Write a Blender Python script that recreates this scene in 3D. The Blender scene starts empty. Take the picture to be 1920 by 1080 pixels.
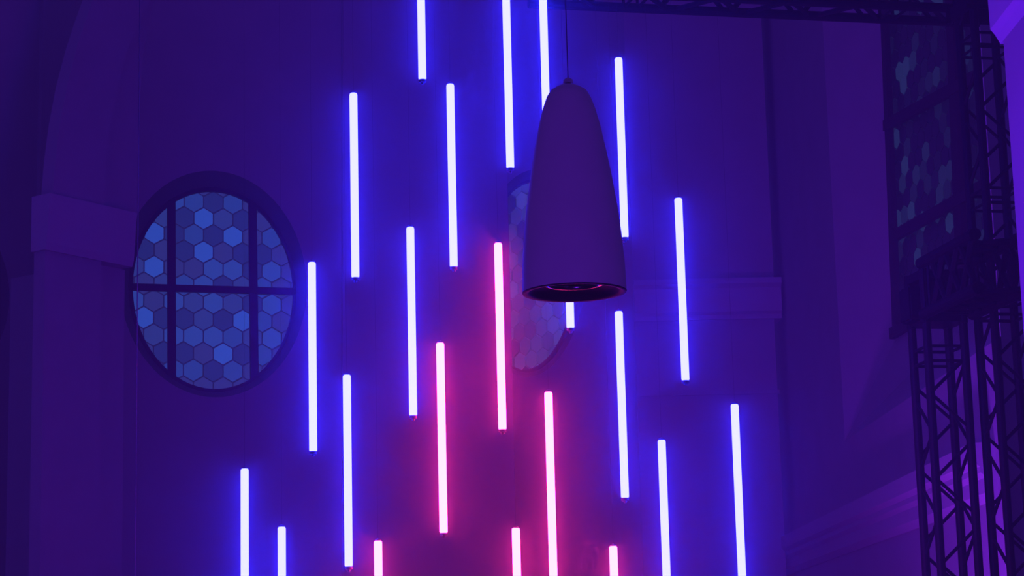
import bpy, bmesh, math, random
from mathutils import Vector, Matrix
random.seed(7)
SC = bpy.context.scene
COL = SC.collection
PI = math.pi

# ------------------------------------------------------------------ camera
F = 4000.0                                   # focal length in pixels of the 1920 px frame
EYE = Vector((0, 0, 1.6))
up_c = Vector((-530, 21340, -F)).normalized()
fy = Vector((-70, -((-70) * (-530) + F * F) / 21340.0, -F)).normalized()
fx = fy.cross(up_c).normalized()
M3 = Matrix((fx, fy, up_c))                  # camera space -> world space
cam_d = bpy.data.cameras.new('camera')
cam_d.sensor_width = 36
cam_d.lens = F / 1920 * 36
cam_d.clip_end = 200
cam = bpy.data.objects.new('camera', cam_d)
cam.matrix_world = Matrix.Translation(EYE) @ M3.to_4x4()
COL.objects.link(cam)
SC.camera = cam

def ray(px, py):
    return (M3 @ Vector((px - 960, -(py - 540), -F))).normalized()
def at(px, py, Y):
    d = ray(px, py)
    return EYE + d * ((Y - EYE.y) / d.y)

# ------------------------------------------------------------------ world, lamps, exposure
W = bpy.data.worlds.new('world'); SC.world = W
W.use_nodes = True
bg = W.node_tree.nodes['Background']
bg.inputs[0].default_value = (0.17, 0.050, 1.0, 1)
bg.inputs[1].default_value = 0.21
SC.view_settings.view_transform = 'Standard'
SC.view_settings.look = 'None'
SC.view_settings.exposure = 0
SC.view_settings.gamma = 1
SC.view_settings.use_curve_mapping = False
SC.cycles.max_bounces = 4
SC.cycles.diffuse_bounces = 2
SC.cycles.volume_bounces = 0
SC.cycles.use_denoising = True

HAZE = 0.009
DENSE = 0.50
E_BLUE = (0.95, 0.96, 60.0)
E_PINK = (36.0, 0.95, 9.0)

def lamp(name, loc, target, energy, color, size, spot=None):
    d = bpy.data.lights.new(name, 'SPOT')
    d.energy = energy; d.color = color; d.shadow_soft_size = size
    d.spot_size = math.radians(spot); d.spot_blend = 0.8
    o = bpy.data.objects.new(name, d); COL.objects.link(o)
    o.location = loc
    o.rotation_euler = (Vector(target) - Vector(loc)).to_track_quat('-Z', 'Y').to_euler()
    return o
lamp('violet_wash_lamp', (2.35, 13.4, 0.4), (3.3, 15.2, 3.9), 400, (0.30, 0.02, 1.0), 0.15, 105)
lamp('violet_pier_lamp', (0.1, 5.0, 1.0), (1.62, 6.45, 2.7), 640, (0.12, 0.010, 1.0), 0.15, 46)

lamp('added_pendant_fill', (-0.5, 5.2, 0.5), (0.42, 8.6, 3.75), 150, (0.22, 0.02, 1.0), 0.2, 22)  # unseen spot added only to brighten the front of the pendant

# ------------------------------------------------------------------ materials
MAT = {}
def mat(name, color, rough=0.7, metal=0.0, emit=None, bump=0.0, scale=8.0, var=0.0):
    m = bpy.data.materials.new(name); m.use_nodes = True
    nt = m.node_tree; b = nt.nodes['Principled BSDF']
    b.inputs['Base Color'].default_value = (*color, 1)
    b.inputs['Roughness'].default_value = rough
    b.inputs['Metallic'].default_value = metal
    if emit:
        b.inputs['Emission Color'].default_value = (*emit[0], 1)
        b.inputs['Emission Strength'].default_value = emit[1]
    if bump or var:
        tc = nt.nodes.new('ShaderNodeTexCoord'); nz = nt.nodes.new('ShaderNodeTexNoise')
        nz.inputs['Scale'].default_value = scale; nz.inputs['Detail'].default_value = 5
        nt.links.new(tc.outputs['Object'], nz.inputs['Vector'])
        if var:
            r = nt.nodes.new('ShaderNodeMapRange')
            r.inputs['To Min'].default_value = 1 - var; r.inputs['To Max'].default_value = 1 + var
            mx = nt.nodes.new('ShaderNodeVectorMath'); mx.operation = 'SCALE'
            mx.inputs[0].default_value = color
            nt.links.new(nz.outputs['Fac'], r.inputs['Value'])
            nt.links.new(r.outputs['Result'], mx.inputs['Scale'])
            nt.links.new(mx.outputs['Vector'], b.inputs['Base Color'])
        if bump:
            bp = nt.nodes.new('ShaderNodeBump'); bp.inputs['Strength'].default_value = bump
            nt.links.new(nz.outputs['Fac'], bp.inputs['Height'])
            nt.links.new(bp.outputs['Normal'], b.inputs['Normal'])
    MAT[name] = m
    return m
mat('plaster', (0.42, 0.40, 0.42), 0.9, bump=0.08, scale=3, var=0.10)
mat('trim_plaster', (0.52, 0.50, 0.52), 0.85, bump=0.05, scale=4, var=0.06)
mat('floor_stone', (0.12, 0.11, 0.12), 0.6, var=0.2, scale=2)
mat('window_iron', (0.012, 0.012, 0.016), 0.7, var=0.1)
mat('lead', (0.02, 0.02, 0.035), 0.7, emit=((0.08, 0.10, 0.5), 0.10))  # faint blue glow painted into the lead, which gives no light itself
mat('black_truss', (0.006, 0.006, 0.009), 0.55, 0.0, var=0.1).node_tree.nodes['Principled BSDF'].inputs['Specular IOR Level'].default_value = 0.12
mat('shade_metal', (0.66, 0.60, 0.60), 0.6, 0.0, var=0.08)
mat('rim_metal', (0.14, 0.13, 0.15), 0.22, 1.0, var=0.05)
mat('cap_plastic', (0.16, 0.16, 0.2), 0.5, var=0.05)
mat('wire_steel', (0.10, 0.10, 0.13), 0.5, 0.3, var=0.05)
mat('under_metal', (0.05, 0.045, 0.06), 0.7, 0.0, var=0.08).node_tree.nodes['Principled BSDF'].inputs['Specular IOR Level'].default_value = 0.1
mat('cord', (0.10, 0.09, 0.11), 0.6, var=0.05)
def led(name, e):
    m = bpy.data.materials.new(name); m.use_nodes = True
    nt = m.node_tree; nt.nodes.clear()
    o = nt.nodes.new('ShaderNodeOutputMaterial'); em = nt.nodes.new('ShaderNodeEmission')
    k = max(e); em.inputs[0].default_value = (e[0] / k, e[1] / k, e[2] / k, 1); em.inputs[1].default_value = k
    nt.links.new(em.outputs[0], o.inputs[0]); MAT[name] = m
led('blue_diffuser', E_BLUE)
led('pink_diffuser', E_PINK)
GLASS = [mat('glass_' + 'abcdefg'[k], (0.02, 0.025, 0.05), 0.35, emit=(c, 1.0), var=0.2) for k, c in enumerate(
    [(0.020, 0.075, 0.44), (0.018, 0.055, 0.30), (0.018, 0.038, 0.20), (0.010, 0.022, 0.13), (0.020, 0.030, 0.16), (0.014, 0.045, 0.25)])]  # dusk behind the panes is painted in as emission
# the same panes with a fainter dusk glow put into their emission
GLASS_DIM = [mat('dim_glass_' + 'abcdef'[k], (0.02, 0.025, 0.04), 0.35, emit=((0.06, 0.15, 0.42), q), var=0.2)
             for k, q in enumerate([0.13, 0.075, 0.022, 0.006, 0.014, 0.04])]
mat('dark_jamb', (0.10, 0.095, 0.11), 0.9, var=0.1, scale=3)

# ------------------------------------------------------------------ mesh helpers
def link(name, bm, m, parent=None, smooth=False):
    me = bpy.data.meshes.new(name)
    bmesh.ops.recalc_face_normals(bm, faces=bm.faces)
    bm.to_mesh(me); bm.free()
    if smooth:
        for p in me.polygons: p.use_smooth = True
    me.materials.append(MAT[m] if isinstance(m, str) else m)
    o = bpy.data.objects.new(name, me); COL.objects.link(o)
    if parent: o.parent = parent
    return o
def empty(name, loc=(0, 0, 0)):
    o = bpy.data.objects.new(name, None); COL.objects.link(o); o.location = loc
    o.empty_display_size = 0.1
    return o
def thing(name, label, cat, loc=(0, 0, 0), group=None):
    o = empty(name, loc); o['label'] = label; o['category'] = cat
    if group: o['group'] = group
    return o
def struct(o, label, cat):
    o['kind'] = 'structure'; o['label'] = label; o['category'] = cat
    return o
def add_box(bm, c, s, rot=None):
    g = bmesh.ops.create_cube(bm, size=1)['verts']
    for v in g:
        p = Vector((v.co.x * s[0], v.co.y * s[1], v.co.z * s[2]))
        if rot: p = rot @ p
        v.co = p + Vector(c)
def add_bar(bm, a, b, r, n=8, cap=True):
    a = Vector(a); b = Vector(b); d = b - a
    q = d.to_track_quat('Z', 'Y')
    ra = []; rb = []
    for k in range(n):
        t = 2 * PI * (k + .5) / n
        off = q @ Vector((math.cos(t) * r, math.sin(t) * r, 0))
        ra.append(bm.verts.new(a + off)); rb.append(bm.verts.new(b + off))
    for k in range(n):
        bm.faces.new((ra[k], ra[(k + 1) % n], rb[(k + 1) % n], rb[k]))
    if cap:
        bm.faces.new(ra); bm.faces.new(rb)
def add_lathe(bm, prof, n=32, closed=False):
    rings = []
    for r, z in prof:
        rings.append([bm.verts.new((r * math.cos(2 * PI * k / n), r * math.sin(2 * PI * k / n), z)) for k in range(n)]
                     if r > 1e-5 else [bm.verts.new((0, 0, z))])
    pairs = list(zip(rings, rings[1:]))
    if closed: pairs.append((rings[-1], rings[0]))
    for A, B in pairs:
        for k in range(n):
            k2 = (k + 1) % n
            if len(A) == 1 and len(B) == 1: continue
            if len(A) == 1: bm.faces.new((A[0], B[k], B[k2]))
            elif len(B) == 1: bm.faces.new((A[k], A[k2], B[0]))
            else: bm.faces.new((A[k], A[k2], B[k2], B[k]))
def prism(bm, poly, fa, fb):
    """solid between the 2-D outline mapped by fa and by fb"""
    A = [bm.verts.new(fa(p)) for p in poly]; B = [bm.verts.new(fb(p)) for p in poly]
    n = len(poly)
    bm.faces.new(A); bm.faces.new(B)
    for k in range(n):
        bm.faces.new((A[k], A[(k + 1) % n], B[(k + 1) % n], B[k]))

class Frame:
    """vertical plane: u along the wall (horizontal), v = height, w = out of the wall to the viewer"""
    def __init__(s, p, ang):
        s.o = Vector((p[0], p[1], 0)); a = math.radians(ang)      # ang: direction of u from +Y towards +X
        s.u = Vector((math.sin(a), math.cos(a), 0)); s.n = Vector((-s.u.y, s.u.x, 0))
        if s.n.dot(s.o) > 0: s.n = -s.n
    def P(s, u, v, w=0): return s.o + s.u * u + Vector((0, 0, v)) + s.n * w
    def hit(s, px, py, w=0):
        d = ray(px, py); o = s.o + s.n * w
        t = (o - EYE).dot(s.n) / d.dot(s.n); q = EYE + d * t - s.o
        return q.dot(s.u), q.z

def wall_with_hole(name, fr, u0, u1, v0, v1, hole, inner, depth, m='plaster', thick=0.5):
    """wall slab with an opening: outline 'hole' at its face, 'inner' at depth; jamb faces between"""
    bm = bmesh.new()
    n = len(hole)
    cu = sum(h[0] for h in hole) / n; cv = sum(h[1] for h in hole) / n
    def outer(h):
        du, dv = h[0] - cu, h[1] - cv
        k = 1e9
        if du > 1e-9: k = min(k, (u1 - cu) / du)
        if du < -1e-9: k = min(k, (u0 - cu) / du)
        if dv > 1e-9: k = min(k, (v1 - cv) / dv)
        if dv < -1e-9: k = min(k, (v0 - cv) / dv)
        return (cu + du * k, cv + dv * k)
    # corner directions are added so that the slab keeps its square corners
    H = list(zip(hole, inner))
    O = [bm.verts.new(fr.P(*outer(h))) for h, _ in H]
    A = [bm.verts.new(fr.P(*h)) for h, _ in H]
    B = [bm.verts.new(fr.P(i[0], i[1], -depth)) for _, i in H]
    def side(h):
        p = outer(h)
        return [abs(p[0] - u0) < 1e-6, abs(p[0] - u1) < 1e-6, abs(p[1] - v0) < 1e-6, abs(p[1] - v1) < 1e-6].index(True)
    for k in range(n):
        k2 = (k + 1) % n
        s1, s2 = side(H[k][0]), side(H[k2][0])
        if s1 != s2:
            c = {(0, 2): (u0, v0), (0, 3): (u0, v1), (1, 2): (u1, v0), (1, 3): (u1, v1)}.get((min(s1, s2), max(s1, s2)))
            if c:
                bm.faces.new((A[k], A[k2], O[k2], bm.verts.new(fr.P(*c)), O[k]))
            else: bm.faces.new((A[k], A[k2], O[k2], O[k]))
        else: bm.faces.new((A[k], A[k2], O[k2], O[k]))
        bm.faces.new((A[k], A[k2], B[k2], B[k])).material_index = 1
    # body behind, a closed rim
    R = [bm.verts.new(fr.P(u, v, w)) for u, v in ((u0, v0), (u1, v0), (u1, v1), (u0, v1)) for w in (0, -thick)]
    for k in range(4):
        a, b = 2 * k, 2 * ((k + 1) % 4)
        bm.faces.new((R[a], R[b], R[b + 1], R[a + 1]))
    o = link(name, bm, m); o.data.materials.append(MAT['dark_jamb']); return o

def clip(poly, inside, n=None):
    """Sutherland-Hodgman against a convex outline"""
    out = poly
    m = len(inside)
    for k in range(m):
        a = inside[k]; b = inside[(k + 1) % m]
        def sd(p): return (b[0] - a[0]) * (p[1] - a[1]) - (b[1] - a[1]) * (p[0] - a[0])
        res = []
        for i in range(len(out)):
            p, q = out[i], out[(i + 1) % len(out)]
            sp, sq = sd(p), sd(q)
            if sp >= 0: res.append(p)
            if sp * sq < 0:
                t = sp / (sp - sq); res.append((p[0] + (q[0] - p[0]) * t, p[1] + (q[1] - p[1]) * t))
        out = res
        if len(out) < 3: return []
    return out
def area(p):
    return abs(sum(p[i][0] * p[(i + 1) % len(p)][1] - p[(i + 1) % len(p)][0] * p[i][1] for i in range(len(p)))) / 2

def leaded_window(root, fr, outline, s, origin, depth, mats, pick, gap=0.010, skip=None):
    """hexagonal panes, each its own part, clipped to the outline; lead sheet behind them"""
    bm = bmesh.new()
    prism(bm, outline, lambda p: fr.P(p[0], p[1], -depth - 0.03), lambda p: fr.P(p[0], p[1], -depth - 0.012))
    link('lead_came', bm, 'lead', root)
    us = [p[0] for p in outline]; vs = [p[1] for p in outline]
    W3 = math.sqrt(3) * s
    for j in range(int((min(vs) - origin[1]) / (1.5 * s)) - 2, int((max(vs) - origin[1]) / (1.5 * s)) + 3):
        for i in range(int((min(us) - origin[0]) / W3) - 2, int((max(us) - origin[0]) / W3) + 3):
            cu = origin[0] + (i + (0.5 if j % 2 else 0)) * W3; cv = origin[1] + j * 1.5 * s
            r = s - gap
            if skip and skip(cu, cv): continue
            hexa = [(cu + r * math.cos(PI / 6 + PI / 3 * k), cv + r * math.sin(PI / 6 + PI / 3 * k)) for k in range(6)]
            c = clip(hexa, outline)
            if len(c) < 3 or area(c) < 0.0012: continue
            b = bmesh.new()
            prism(b, c, lambda p: fr.P(p[0], p[1], -depth - 0.02), lambda p: fr.P(p[0], p[1], -depth + 0.004))
            link('pane', b, mats[pick(i, j)], root)

def ellipse(cu, cv, a, b, n=64):
    return [(cu + a * math.cos(2 * PI * k / n), cv + b * math.sin(2 * PI * k / n)) for k in range(n)]

# ------------------------------------------------------------------ the room shell
bm = bmesh.new(); add_box(bm, (0, 12, -0.05), (16, 40, 0.1))
struct(link('floor', bm, 'floor_stone'), 'dark stone floor of the hall under the hanging lights', 'floor')

YOUT = 12.5                                   # walls rise past the frame
# window 1 wall: nearly frontal, receding to the right
X0, Y0 = at(398, 545, 22.0).x, 22.0
F1 = Frame((X0, Y0), 72)
def ov(fr, cx, cy, l, r, t, b, w=0):
    """oval outline on a wall from the four picture extremes measured on the photograph"""
    u0, _ = fr.hit(l, cy, w); u1, _ = fr.hit(r, cy, w); _, v1 = fr.hit(cx, t, w); _, v0 = fr.hit(cx, b, w)
    return (u0 + u1) / 2, (v0 + v1) / 2, (u1 - u0) / 2, (v1 - v0) / 2
D1 = 0.32
g1 = ov(F1, 398, 545, 244, 552, 357, 734, -D1)
h1 = ov(F1, 398, 533, 224, 575, 320, 745)
uL = F1.hit(140, 500)[0]; uR = F1.hit(953, 400)[0]
w1 = wall_with_hole('wall_left', F1, uL, uR, 0.0, YOUT, ellipse(*h1), ellipse(*g1), D1)
struct(w1, 'plastered chancel wall pierced by the large oval leaded window', 'wall')

win1 = struct(empty('window_1'), 'large oval window of blue hexagonal leaded panes on the left', 'window')
WIN2 = [mat('faint_glass_' + 'abcdef'[k], (0.02, 0.025, 0.05), 0.35, emit=((0.03, 0.04, 0.16), q), var=0.2)
        for k, q in enumerate([1.1, 0.8, 0.6, 0.2, 0.3, 0.45])]  # weak dusk glow put into the emission of the second window's panes
s1 = 0.1215
ou, ovv = F1.hit(363.5, 440, -D1)          # centre of one pane as seen on the photograph
ref = {}
TONES = {2: {-1: 1, 0: 5, 1: 3, 2: 5}, 1: {-2: 2, -1: 3, 0: 0, 1: 2, 2: 3, 3: 4}, 0: {-2: 0, -1: 3, 0: 5, 1: 3, 2: 0, 3: 4, 4: 5},
         -1: {-3: 3, -2: 4, -1: 3, 0: 0, 1: 4, 2: 3, 3: 3, 4: 4}, -2: {-3: 2, -2: 0, -1: 4, 0: 4, 1: 1, 2: 1, 3: 3, 4: 1},
         -3: {-3: 4, -2: 2, -1: 5, 0: 1, 1: 3, 2: 2, 3: 5}, -4: {-3: 1, -2: 4, -1: 1, 0: 2, 1: 1, 2: 2, 3: 3, 4: 1},
         -5: {-3: 0, -2: 3, -1: 3, 0: 2, 1: 3, 2: 0, 3: 5, 4: 4}, -6: {-2: 2, -1: 1, 0: 1, 1: 1, 2: 5, 3: 2, 4: 1},
         -7: {-2: 3, -1: 3, 0: 4, 1: 0, 2: 3, 3: 5}, -8: {-1: 5, 0: 5, 1: 3, 2: 5}}
def pick1(i, j):
    return TONES.get(j, {}).get(i, 4)
leaded_window(win1, F1, ellipse(*g1, n=48), s1, (ou, ovv - 0), D1, GLASS, pick1)
# iron glazing bars
def iron_bar(root, fr, pa, pb, wpx, w, name='glazing_bar', th=0.05):
    a = fr.hit(*pa, w); b = fr.hit(*pb, w)
    du, dv = b[0] - a[0], b[1] - a[1]; L = math.hypot(du, dv); nu, nv = -dv / L * wpx / 2, du / L * wpx / 2
    poly = [(a[0] + nu, a[1] + nv), (b[0] + nu, b[1] + nv), (b[0] - nu, b[1] - nv), (a[0] - nu, a[1] - nv)]
    bm = bmesh.new(); prism(bm, poly, lambda p: fr.P(p[0], p[1], w - th / 2), lambda p: fr.P(p[0], p[1], w + th / 2))
    return link(name, bm, 'window_iron', root)
iron_bar(win1, F1, (321, 362), (322, 718), 0.085, -D1 + 0.03)
iron_bar(win1, F1, (473, 366), (477, 722), 0.085, -D1 + 0.03)
iron_bar(win1, F1, (240, 538), (554, 547), 0.072, -D1 + 0.045)
def oval_frame(root, fr, g, depth, t=0.05, name='window_frame'):
    bm = bmesh.new(); n = 64
    for k in range(n): pass
    a = ellipse(g[0], g[1], g[2] + t * .6, g[3] + t * .6, n); b = ellipse(g[0], g[1], g[2] - t * .4, g[3] - t * .4, n)
    R = [[bm.verts.new(fr.P(p[0], p[1], w)) for p in q] for q, w in ((a, -depth - .04), (a, -depth + .05), (b, -depth + .05), (b, -depth - .04))]
    for i in range(4):
        A, B = R[i], R[(i + 1) % 4]
        for k in range(n): bm.faces.new((A[k], A[(k + 1) % n], B[(k + 1) % n], B[k]))
    return link(name, bm, 'window_iron', root)
oval_frame(win1, F1, g1, D1)

# shallow pilaster strip on that wall
bm = bmesh.new()
pl = [F1.hit(640, 1150), F1.hit(748, 1150), F1.hit(749, 420), F1.hit(745, 250), F1.hit(730, 120), F1.hit(708, -20), F1.hit(640, -20)]
prism(bm, pl, lambda p: F1.P(p[0], p[1], -0.05), lambda p: F1.P(p[0], p[1], 0.05))
struct(link('trim_1', bm, 'plaster'), 'shallow plaster strip rising behind the blue tubes left of centre', 'trim')

# window 2 wall: turned the other way, behind the pendant
F2 = Frame((at(993, 520, 24.5).x, 24.5), -39.4)      # u runs away to the left
F2.u = -F2.u; 
D2 = 0.30
g2 = ov(F2, 993, 520, 903, 1086, 340, 697, -D2)
h2 = ov(F2, 996, 510, 893, 1100, 318, 706)
w2 = wall_with_hole('wall_back', F2, F2.hit(860, 500)[0], F2.hit(1192, 500)[0], 0, YOUT, ellipse(*h2), ellipse(*g2), D2)
struct(w2, 'slanted chancel wall behind the hanging pendant lamp', 'wall')
win2 = struct(empty('window_2'), 'dim oval leaded window half hidden behind the pendant lamp', 'window')
o2 = F2.hit(1006, 644, -D2)
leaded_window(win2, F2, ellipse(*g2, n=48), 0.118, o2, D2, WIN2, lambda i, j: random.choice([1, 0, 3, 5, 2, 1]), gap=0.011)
oval_frame(win2, F2, g2, D2)

# frontal pier right of centre, with its moulded impost
Y3 = F2.P(F2.hit(1192, 500)[0], 0).y
F3 = Frame((2.0, Y3), 90)
def slab(name, fr, u0, u1, v0, v1, w0, w1, m='plaster', parent=None, bevel=0):
    bm = bmesh.new()
    prism(bm, [(u0, v0), (u1, v0), (u1, v1), (u0, v1)], lambda p: fr.P(p[0], p[1], w0), lambda p: fr.P(p[0], p[1], w1))
    if bevel: bmesh.ops.bevel(bm, geom=bm.edges[:], offset=bevel, segments=2, affect='EDGES')
    return link(name, bm, m, parent)
pr = thing('pier', 'broad plaster pier with moulded impost right of the pendant lamp', 'pier')
struct(pr, pr['label'], 'pier')
ua = F3.hit(1188, 560)[0]; ub = F3.hit(1449, 560)[0]
zt = F3.hit(1330, 527)[1]; zm = F3.hit(1330, 601)[1]
slab('upper_shaft', F3, ua, F3.hit(1440, 300)[0], zt - .01, YOUT, -0.6, 0.0, parent=pr)
slab('lower_shaft', F3, ua, ub, 0, zm + .01, -0.6, 0.02, parent=pr)
bm = bmesh.new()
ue = F3.hit(1463, 560)[0]
prof = [(-0.5, zm), (0.06, zm), (0.06, zm + .05), (0.10, zm + .08), (0.10, zt - .10), (0.16, zt - .06), (0.16, zt), (-0.5, zt)]
prism(bm, prof, lambda p: F3.P(ua, p[1], p[0]), lambda p: F3.P(ue, p[1], p[0]))
link('impost', bm, 'trim_plaster', pr)
zb = F3.hit(1330, 738)[1]
slab('band', F3, ua, ub + .02, zb - .02, zb + .02, 0, 0.045, parent=pr)

# right side wall with the deep window embrasure
XS = F3.P(F3.hit(1470, 560)[0], 0).x
F4 = Frame((XS, Y3 + 2.6), 180)               # u runs towards the viewer
def F4u(px, py): return F4.hit(px, py)[0]
ha = F4u(1572, 600); zs = F4.hit(1585, 826)[1]
XA = at(1672, 400, 19.0)
F5 = Frame((XA.x, 19.0), 180 - 9.6)          # the window plane, slightly turned
gl = F5.hit(1668, 330)[0]; gr = F5.hit(1842, 330)[0]
gb = F5.hit(1680, 626)[1]; gt = F5.hit(1650, 30)[1] + 0.35
hb = F4u(1875, 600)
bm = bmesh.new()
O = [(0, 0), (11.7, 0), (11.7, YOUT), (0, YOUT)]
Hh = [(ha, zs), (hb, zs), (hb, gt + .4), (ha, gt + .4)]
Gq = [F5.P(gl, gb), F5.P(gr, gb), F5.P(gr, gt), F5.P(gl, gt)]
o_ = [bm.verts.new(F4.P(*p)) for p in O]; h_ = [bm.verts.new(F4.P(*p)) for p in Hh]; g_ = [bm.verts.new(p) for p in Gq]
ob = [bm.verts.new(F4.P(p[0], p[1], -0.9)) for p in O]
for k in range(4):
    k2 = (k + 1) % 4
    bm.faces.new((o_[k], o_[k2], h_[k2], h_[k])); bm.faces.new((h_[k], h_[k2], g_[k2], g_[k]))
    bm.faces.new((o_[k], o_[k2], ob[k2], ob[k]))
struct(link('wall_right', bm, 'plaster'), 'right side wall with a deep splayed window embrasure', 'wall')
win3 = struct(empty('window_3'), 'tall dark leaded window seen edge-on behind the black trusses', 'window')
rect = [(gl, gb), (gr, gb), (gr, gt), (gl, gt)]
if gl > gr: rect = rect[::-1]
def pick3(i, j):
    return random.choice([0, 1, 3, 3, 3, 5, 2, 4, 3, 3])
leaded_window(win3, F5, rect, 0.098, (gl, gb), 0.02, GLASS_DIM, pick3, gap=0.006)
iron_bar(win3, F5, (1656, -40), (1682, 630), 0.10, 0.03)
iron_bar(win3, F5, (1782, -40), (1806, 560), 0.15, 0.03)
iron_bar(win3, F5, (1660, 236), (1850, 132), 0.10, 0.045)
iron_bar(win3, F5, (1671, 446), (1850, 345), 0.10, 0.045)
iron_bar(win3, F5, (1672, 626), (1850, 520), 0.10, 0.045)

# cornice on the side wall
zc = F4.hit(1720, 898)[1]
bm = bmesh.new()
prof = [(-0.1, zc), (0.16, zc), (0.16, zc - .13), (0.11, zc - .16), (0.11, zc - .20), (0.07, zc - .23), (0.07, zc - .33), (0.02, zc - .38), (-0.1, zc - .38)]
prism(bm, prof, lambda p: F4.P(0, p[1], p[0]), lambda p: F4.P(11.6, p[1], p[0]))
struct(link('trim_2', bm, 'trim_plaster'), 'moulded cornice running along the right side wall', 'cornice')

# left pier with capital and springing arch
YL = 19.0
F6 = Frame((at(160, 420, YL).x, YL), 36)
lp = struct(empty('pier'), 'plaster pier with plain capital and springing arch at far left', 'pier')
a0 = F6.hit(84, 500)[0]; a1 = F6.hit(190, 500)[0]; a2 = F6.hit(244, 500)[0]
zt = F6.hit(88, 366)[1]; zl = F6.hit(88, 470)[1]
slab('shaft', F6, a0, a1, 0, zl, -0.14, 0, parent=lp)
slab('side_shaft', F6, a1, a2 + .05, 0, zl, -1.2, -0.12, parent=lp)
bm = bmesh.new()
c0 = F6.hit(84, 400)[0]; c1 = F6.hit(240, 420)[0]
prism(bm, [(-0.15, zl), (0.03, zl), (0.05, zl + .06), (0.08, zt - .08), (0.09, zt), (-0.15, zt)],
      lambda p: F6.P(c0 - .02, p[1], p[0]), lambda p: F6.P(c1 + .03, p[1], p[0]))
link('capital', bm, 'trim_plaster', lp)
# arch rib above the capital: the edge curves up to the right
def rib(name, pts_l, pts_r, w0, w1, m='plaster'):
    L = [F6.hit(*p, w1) for p in pts_l]; R = [F6.hit(*p, w1) for p in pts_r]
    bm = bmesh.new()
    prism(bm, L + R[::-1], lambda p: F6.P(p[0], p[1], w0), lambda p: F6.P(p[0], p[1], w1))
    return link(name, bm, m, lp)
EL = [(99, 362), (104, 300), (113, 230), (126, 160), (144, 90), (160, 40), (176, -5), (200, -60)]
ER = [(196, 395), (199, 300), (208, 230), (222, 160), (240, 90), (262, 40), (284, -5), (310, -60)]
rib('arch_rib', EL, ER, -0.15, 0.0)
rib('inner_rib', [(x - 4, y) for x, y in ER], [(256, 400), (258, 300), (262, 200), (268, 100), (290, 0), (330, -60)], -0.9, -0.16)

# darker wall beyond the pier on the far left, turned away, with another oval opening just at the frame edge
F7 = Frame((at(30, 500, 20.5).x, 20.5), 60)
D7 = 0.3
h7 = ov(F7, -120, 550, -262, 18, 380, 720); g7 = ov(F7, -118, 560, -245, -5, 400, 712, -D7)
w7 = wall_with_hole('wall_far_left', F7, F7.hit(-420, 500)[0], F7.hit(110, 500)[0], 0, YOUT, ellipse(*h7), ellipse(*g7), D7)
struct(w7, 'shadowed plaster wall at the left edge beyond the pier', 'wall')
slab('arch_reveal', F7, F7.hit(66, 500)[0], F7.hit(140, 500)[0], 0, YOUT, 0, 0.12, parent=lp)

# bright pier near the viewer on the right
FC = Frame((at(1900, 400, 6.2).x, 6.2), 90)
cp = struct(empty('pier'), 'bright violet-lit pier with moulded capital at the right edge', 'pier')
c_l = at(1899, 330, 6.6).x
zc1 = at(1885, 70, 6.6).z
bm = bmesh.new()
add_box(bm, (c_l + 0.4, 6.25, zc1 / 2), (0.8, 0.7, zc1)); link('shaft', bm, 'plaster', cp)
bm = bmesh.new()
x0 = c_l
prism(bm, [(0, zc1 - .01), (0.015, zc1 + .02), (0.03, zc1 + .04), (0.032, zc1 + .22), (0.05, zc1 + .25), (0.05, zc1 + .8), (-.75, zc1 + .8), (-.75, zc1 - .01)],
      lambda p: (x0 - p[0], 5.86, p[1]), lambda p: (x0 - p[0], 6.64, p[1]))
link('capital', bm, 'trim_plaster', cp)

# ------------------------------------------------------------------ LED tubes
R_T = 0.0205
def solve(xt, yt, xb, yb):
    Y = 11.0
    for _ in range(30):
        a, b = at(xt, yt, Y), at(xb, yb, Y); Y *= 1.0 / (a.z - b.z)
    return Y
proto = {}
def make_tube(kind, label, cat, loc, group):
    root = thing('hanging_light_tube', label, cat, loc, group)
    if kind in proto:
        for ch in proto[kind]:
            c = ch.copy(); COL.objects.link(c); c.parent = root
        return root
    bm = bmesh.new()
    add_lathe(bm, [(0.0, 0.0155), (R_T * .8, 0.0155), (R_T, 0.021), (R_T, 0.979), (R_T * .93, 0.985), (R_T * .75, 0.9885), (0.0, 0.989)], 12)
    parts = [link('diffuser', bm, kind, root, True)]
    bm = bmesh.new(); add_lathe(bm, [(0, -0.012), (0.008, -0.010), (0.010, 0.0), (R_T * .96, 0.001), (R_T * .96, 0.015), (0, 0.015)], 16)
    parts.append(link('end_cap', bm, 'cap_plastic', root))
    bm = bmesh.new(); add_lathe(bm, [(0, 0.989), (R_T * .8, 0.9895), (R_T * .7, 0.996), (0.004, 1.0), (0, 1.006)], 16)
    parts.append(link('top_cap', bm, 'cap_plastic', root))
    proto[kind] = parts
    return root
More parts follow.
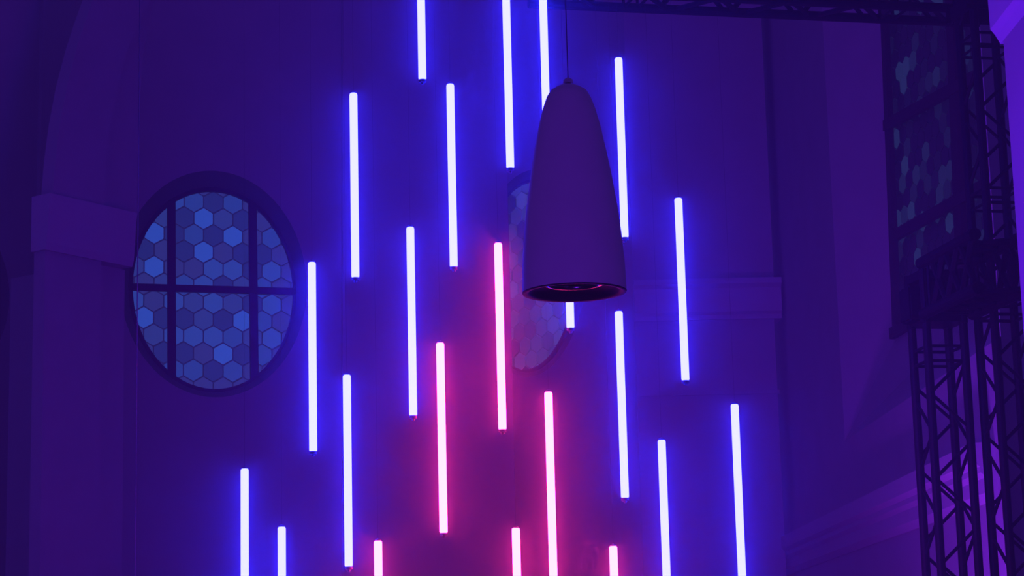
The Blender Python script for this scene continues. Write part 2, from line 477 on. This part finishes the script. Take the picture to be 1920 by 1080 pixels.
T = [  # top x, top y, bottom x, bottom y, colour, label
 (788, -200, 790, 155, 'b', 'blue light tube cut by the top edge, leftmost of the three there'),
 (949, -38, 956, 321, 'b', 'blue light tube cut by the top edge, middle of the three there'),
 (1014, -110, 1026, 245, 'b', 'blue light tube cut by the top edge whose lower end passes behind the pendant lamp'),
 (1160, 105, 1171, 451, 'b', 'blue light tube whose lower end grazes the right side of the pendant lamp'),
 (663, 171, 666, 526, 'b', 'blue light tube hanging just above and right of the oval window'),
 (845, 154, 850, 506, 'b', 'blue light tube level with the pendant lamp, left of it in the upper middle'),
 (1273, 368, 1284, 719, 'b', 'blue light tube hanging in front of the impost of the broad right pier'),
 (769, 422, 775, 785, 'b', 'blue light tube between the oval window and the uppermost pink tube'),
 (584, 488, 588, 852, 'b', 'blue light tube closest to the right rim of the oval window'),
 (934, 452, 942, 811, 'p', 'pink light tube hanging highest, directly left of the pendant lamp'),
 (1059, 260, 1070, 621, 'b', 'blue light tube mostly hidden by the pendant lamp, its lower end showing beneath'),
 (1161, 580, 1171, 939, 'b', 'blue light tube directly below the right rim of the pendant lamp'),
 (650, 699, 654, 1068, 'b', 'blue light tube low on the left, its lower end just above the bottom edge'),
 (825, 639, 832, 1005, 'p', 'pink light tube fully in view in the lower middle, left of the highest pink one'),
 (1028, 731, 1038, 1096, 'p', 'long-showing pink light tube running out of the bottom edge under the pendant lamp'),
 (1379, 754, 1391, 1115, 'b', 'rightmost blue light tube, running out of the bottom edge'),
 (1242, 821, 1252, 1185, 'b', 'blue light tube running out of the bottom edge, second from the right'),
 (458, 875, 460, 1245, 'b', 'leftmost blue light tube, below the oval window'),
 (528, 984, 530, 1354, 'b', 'short-showing blue light tube at the bottom edge, second from the left'),
 (709, 1010, 713, 1380, 'p', 'leftmost pink light tube, only its top showing at the bottom edge'),
 (968, 986, 975, 1352, 'p', 'pink light tube top at the bottom edge, middle of the three short-showing pink ones'),
 (1151, 1020, 1160, 1386, 'p', 'rightmost pink light tube, only its top showing at the bottom edge'),
]
YS = []
for xt, yt, xb, yb, c, lab in T:
    Y = 10.85 + max(-0.03, min(0.03, (solve(xt, yt, xb, yb) - 10.75) * 0.08))
    a, b = at(xt, yt, Y), at(xb, yb, Y)
    YS.append(Y)
    kind = 'blue_diffuser' if c == 'b' else 'pink_diffuser'
    root = make_tube(kind, lab, 'light tube', ((a.x + b.x) / 2, Y, b.z), 'blue hanging light tubes' if c == 'b' else 'pink hanging light tubes')
    root.scale = (1, 1, a.z - b.z)
    bm = bmesh.new(); add_bar(bm, (0, 0, 1.0), (0, 0, (YOUT - b.z) / (a.z - b.z)), 0.0005, 4, False)
    link('suspension_wire', bm, 'wire_steel', root)

print('YRANGE', min(YS), max(YS))
# ------------------------------------------------------------------ pendant lamp
YP = 8.6
pb = at(1077, 548, YP)
k = (at(1175, 548, YP).x - at(979, 548, YP).x) / 2
zz = lambda py: at(1070, py, YP).z - pb.z
pend = thing('pendant_lamp', 'tall dark bell-shaped pendant lamp hanging among the light tubes', 'lamp', (pb.x, YP, pb.z))
lean = (at(1063, 165, YP).x - at(1070, 165, YP).x)
def rr(l, r, py): return (at(r, py, YP).x - at(l, py, YP).x) / 2
pts = [(979, 1175, 548), (981, 1174, 500), (985, 1168, 440), (990, 1161, 390), (997, 1149, 330), (1004, 1138, 280), (1011, 1126, 235), (1017, 1116, 205), (1024, 1106, 182), (1031, 1098, 170), (1042, 1085, 163), (1056, 1070, 158)]
prof = [(rr(l, r, y), zz(y)) for l, r, y in pts] + [(0.0, zz(156))]
inner = [(max(r - 0.006, 0), z - 0.006 if i else z) for i, (r, z) in enumerate(prof)]
bm = bmesh.new()
add_lathe(bm, prof, 64)
link('shade', bm, 'shade_metal', pend, True)
bm = bmesh.new()   # lower lip and recessed underside
add_lathe(bm, [(k + .0005, 0.001), (k - .003, -0.004), (k - .022, -0.002), (k - .030, 0.006), (k - .034, 0.020), (k * .62, 0.034), (k * .58, 0.040)], 64)
link('lower_lip', bm, 'under_metal', pend, True)
bm = bmesh.new()
add_lathe(bm, [(k * .585, 0.032), (k * .55, 0.030), (k * .50, 0.034), (k * .50, 0.07), (k*.585, 0.07)], 64, True)
link('reflector_ring', bm, 'rim_metal', pend, True)
bm = bmesh.new(); add_lathe(bm, [(k * .5, 0.065), (0, 0.065)], 48); link('lamp_glass', bm, 'window_iron', pend)
bm = bmesh.new(); add_lathe(bm, [(0, zz(157)), (0.022, zz(156)), (0.020, zz(150)), (0.007, zz(146)), (0, zz(145))], 24)
link('ceiling_hook', bm, 'shade_metal', pend)
bm = bmesh.new(); add_bar(bm, (0, 0, zz(148)), (0, 0, YOUT - pb.z), 0.0022, 8, False); link('cord', bm, 'cord', pend)

# thin cable in front of the left wall
ca = at(258, 500, 12.5)
bm = bmesh.new(); add_bar(bm, (0, 0, 0), (0, 0, YOUT), 0.0032, 8)
cb = link('hanging_cable', bm, 'cord'); cb.location = (ca.x, 12.5, 0)
cb['label'] = 'thin pale cable hanging straight down across the oval window'; cb['category'] = 'cable'

# ------------------------------------------------------------------ trusses
WT = 0.222
def truss(label, base, axis, length, ex, ey, phase=0.0, period=0.48, joints=(), w=WT, group=None, r=0.0245, brad=0.010):
    """box truss: four chords along axis, 45 degree braces on each face, rungs at the segment joints"""
    t = thing('lighting_truss', label, 'truss', base, group)
    ax = Vector(axis).normalized(); ex = Vector(ex).normalized() * w / 2; ey = Vector(ey).normalized() * w / 2
    cor = [-ex - ey, ex - ey, ex + ey, -ex + ey]
    for c in cor:
        bm = bmesh.new(); add_bar(bm, c, c + ax * length, r, 12); link('chord', bm, 'black_truss', t, False)
    nper = int(length / period) + 1
    cache = {}
    def br(a, b, rad=0.0085, name='brace'):
        d = b - a; key = (round(d.x, 3), round(d.y, 3), round(d.z, 3), rad)
        if key not in cache:
            bm = bmesh.new(); add_bar(bm, (0, 0, 0), d, rad, 6); o = link(name, bm, 'black_truss', t); cache[key] = o.data
        else:
            o = bpy.data.objects.new(name, cache[key]); COL.objects.link(o); o.parent = t
        o.location = a
    for f in range(4):
        A, B = cor[f], cor[(f + 1) % 4]
        # apex chord and its height on each face: front, right side, back, left side
        P_, Q_, dz0 = [(A, B, 0.0), (A, B, 0.19), (A, B, -0.135), (B, A, -0.22)][f]
        for i in range(-1, nper + 1):
            z0 = i * period + phase + dz0
            for zq in (z0 + 0.2, z0 - 0.2):
                if min(z0, zq) < 0.02 or max(z0, zq) > length - .02: continue
                if any(abs((z0 + zq) / 2 - jz) < 0.11 for jz in joints): continue
                br(P_ + ax * z0, Q_ + ax * zq, brad)
        for jz in joints:
            for dz in (-0.042, 0.042):
                if 0 < jz + dz < length: br(A + ax * (jz + dz), B + ax * (jz + dz), 0.009, 'rung')
    return t
YT1 = 12.0
phi = math.radians(10)
EX = Vector((math.cos(phi), math.sin(phi), 0)); EY = Vector((-math.sin(phi), math.cos(phi), 0))
b1 = at(1779, 960, YT1); top1 = at(1755, 612, YT1).z
b2 = at(1908, 960, YT1 - .15); 
def h_at(px, py): return at(px, py, YT1).z
truss('black vertical truss on the left of the pair, ending under the corner block', (b1.x, YT1, 0), (0, 0, 1), top1, EX, EY,
      phase=h_at(1770, 900) % 0.48, joints=(h_at(1765, 668), h_at(1800, 1300)))
truss('black vertical truss on the right of the pair, rising past the top beam', (b2.x, YT1 - .15, 0), (0, 0, 1), 9.0, EX, EY,
      phase=h_at(1905, 840) % 0.48, joints=(h_at(1860, 99), h_at(1875, 385), h_at(1890, 590)))
# corner block on top of the left one
HB = 0.31
blk = thing('corner_block', 'black truss corner block where the left vertical truss meets the side beam', 'truss corner', (b1.x, YT1, top1 + .002))
rm = Matrix((EX, EY, Vector((0, 0, 1)))).transposed()
hw = WT / 2
for sx in (-1, 1):
    for sy in (-1, 1):
        c = EX * sx * hw + EY * sy * hw
        bm = bmesh.new(); add_bar(bm, c, c + Vector((0, 0, HB)), .027, 12); link('post', bm, 'black_truss', blk)
for z_ in (0.03, HB - .03):
    bm = bmesh.new(); add_box(bm, (0, 0, z_), (WT + .04, WT + .04, 0.05), rm); link('plate', bm, 'black_truss', blk)
for sy in (-1, 1):
    for z_ in (0.10, 0.20):
        bm = bmesh.new(); add_box(bm, EY * sy * hw + EX * 0.012 + Vector((0, 0, z_)), (WT - .03, .012, 0.068), rm); link('gusset', bm, 'black_truss', blk)
for sx in (-1, 1):
    bm = bmesh.new(); add_box(bm, EX * sx * hw + Vector((0, 0, .15)), (.012, WT - .05, 0.17), rm); link('gusset', bm, 'black_truss', blk)
bm = bmesh.new(); add_box(bm, -EX * (hw + .045) + Vector((0, 0, .12)), (.07, .16, 0.20), rm)
bmesh.ops.bevel(bm, geom=bm.edges[:], offset=.01, segments=2, affect='EDGES'); link('coupler', bm, 'black_truss', blk)
# side beam: from the corner block towards the viewer
dirb = Vector((0.16, -1, 0)).normalized(); sb = Vector((1, 0.16, 0)).normalized()
st = Vector((b1.x, YT1, top1 + HB / 2 + .03)) + dirb * .175
truss('black truss beam running from the corner block towards the right edge', tuple(st), dirb, 0.80, sb, (0, 0, 1),
      phase=.16, period=.21, joints=(0.06,), w=0.29, r=.034, brad=.019)
# top beam across
pr_ = at(1850, -6, YT1 + .22); pl_ = at(1000, -46, YT1 - .40)
dtop = pl_ - pr_; Lt = dtop.length; dtop.normalize()
sd = dtop.cross(Vector((0, 0, 1))).normalized()
truss('black truss beam crossing along the top edge', tuple(pr_), dtop, Lt, Vector((0, 0, 1)), sd,
      phase=.2, period=.44, joints=(0.1, 0.6, 2.2), w=0.25, r=.028, brad=.016)
# sleeve where it meets the right vertical truss
c_ = at(1850, 18, YT1 - .15)
cl = thing('truss_clamp', 'black clamp sleeve hooked around the right vertical truss at the top right', 'clamp', (b2.x, YT1 - .15, c_.z))
for sx in (-1, 1):
    bm = bmesh.new(); add_box(bm, EY * sx * (hw + .032), (WT + .12, .012, 0.085), rm); link('side_plate', bm, 'black_truss', cl)
    bm = bmesh.new(); add_box(bm, EX * sx * (hw + .032), (.012, WT + .05, 0.085), rm); link('side_plate', bm, 'black_truss', cl)
bm = bmesh.new(); add_bar(bm, EX * (hw - .10) - EY * (hw + .075) + Vector((0, 0, -.02)), EX * (hw - .10) - EY * (hw + .075) + Vector((0, 0, -.10)), .015, 12); link('hook', bm, 'black_truss', cl)
bm = bmesh.new(); add_bar(bm, -EX * (hw + .06) - EY * (hw + .06), EX * (hw - .02) - EY * (hw + .06), .024, 12); link('pipe', bm, 'black_truss', cl)

# ------------------------------------------------------------------ haze in the hall, added also to imitate lens bloom
bm = bmesh.new(); add_box(bm, (0, 13.5, 6.5), (14, 31, 13.1))
m = bpy.data.materials.new('stage_haze'); m.use_nodes = True
nt = m.node_tree; nt.nodes.clear()
o = nt.nodes.new('ShaderNodeOutputMaterial'); v = nt.nodes.new('ShaderNodeVolumeScatter')
v.inputs['Color'].default_value = (1, 1, 1, 1); v.inputs['Density'].default_value = HAZE; v.inputs['Anisotropy'].default_value = 0.0
nt.links.new(v.outputs[0], o.inputs['Volume']); MAT['stage_haze'] = m
def haze(name, dens, c, sz, lab):
    bm = bmesh.new(); add_box(bm, c, sz)
    mm = m.copy(); mm.name = name; mm.node_tree.nodes['Volume Scatter'].inputs['Density'].default_value = dens; MAT[name] = mm
    q = link(name, bm, name); q['kind'] = 'stuff'; q['label'] = lab; q['category'] = 'haze'
haze('added_glow_fog', DENSE, (0, 10.85, 6.45), (13.8, 0.16, 12.8), 'added thin sheet of denser fog imitating bloom around the light tubes')  # made-up fog sheet, kept thin to tighten the halos around the tubes
hz = link('haze', bm, 'stage_haze'); hz['kind'] = 'stuff'; hz['label'] = 'thin stage haze filling the hall, added also to imitate lens bloom around the tubes'; hz['category'] = 'haze'
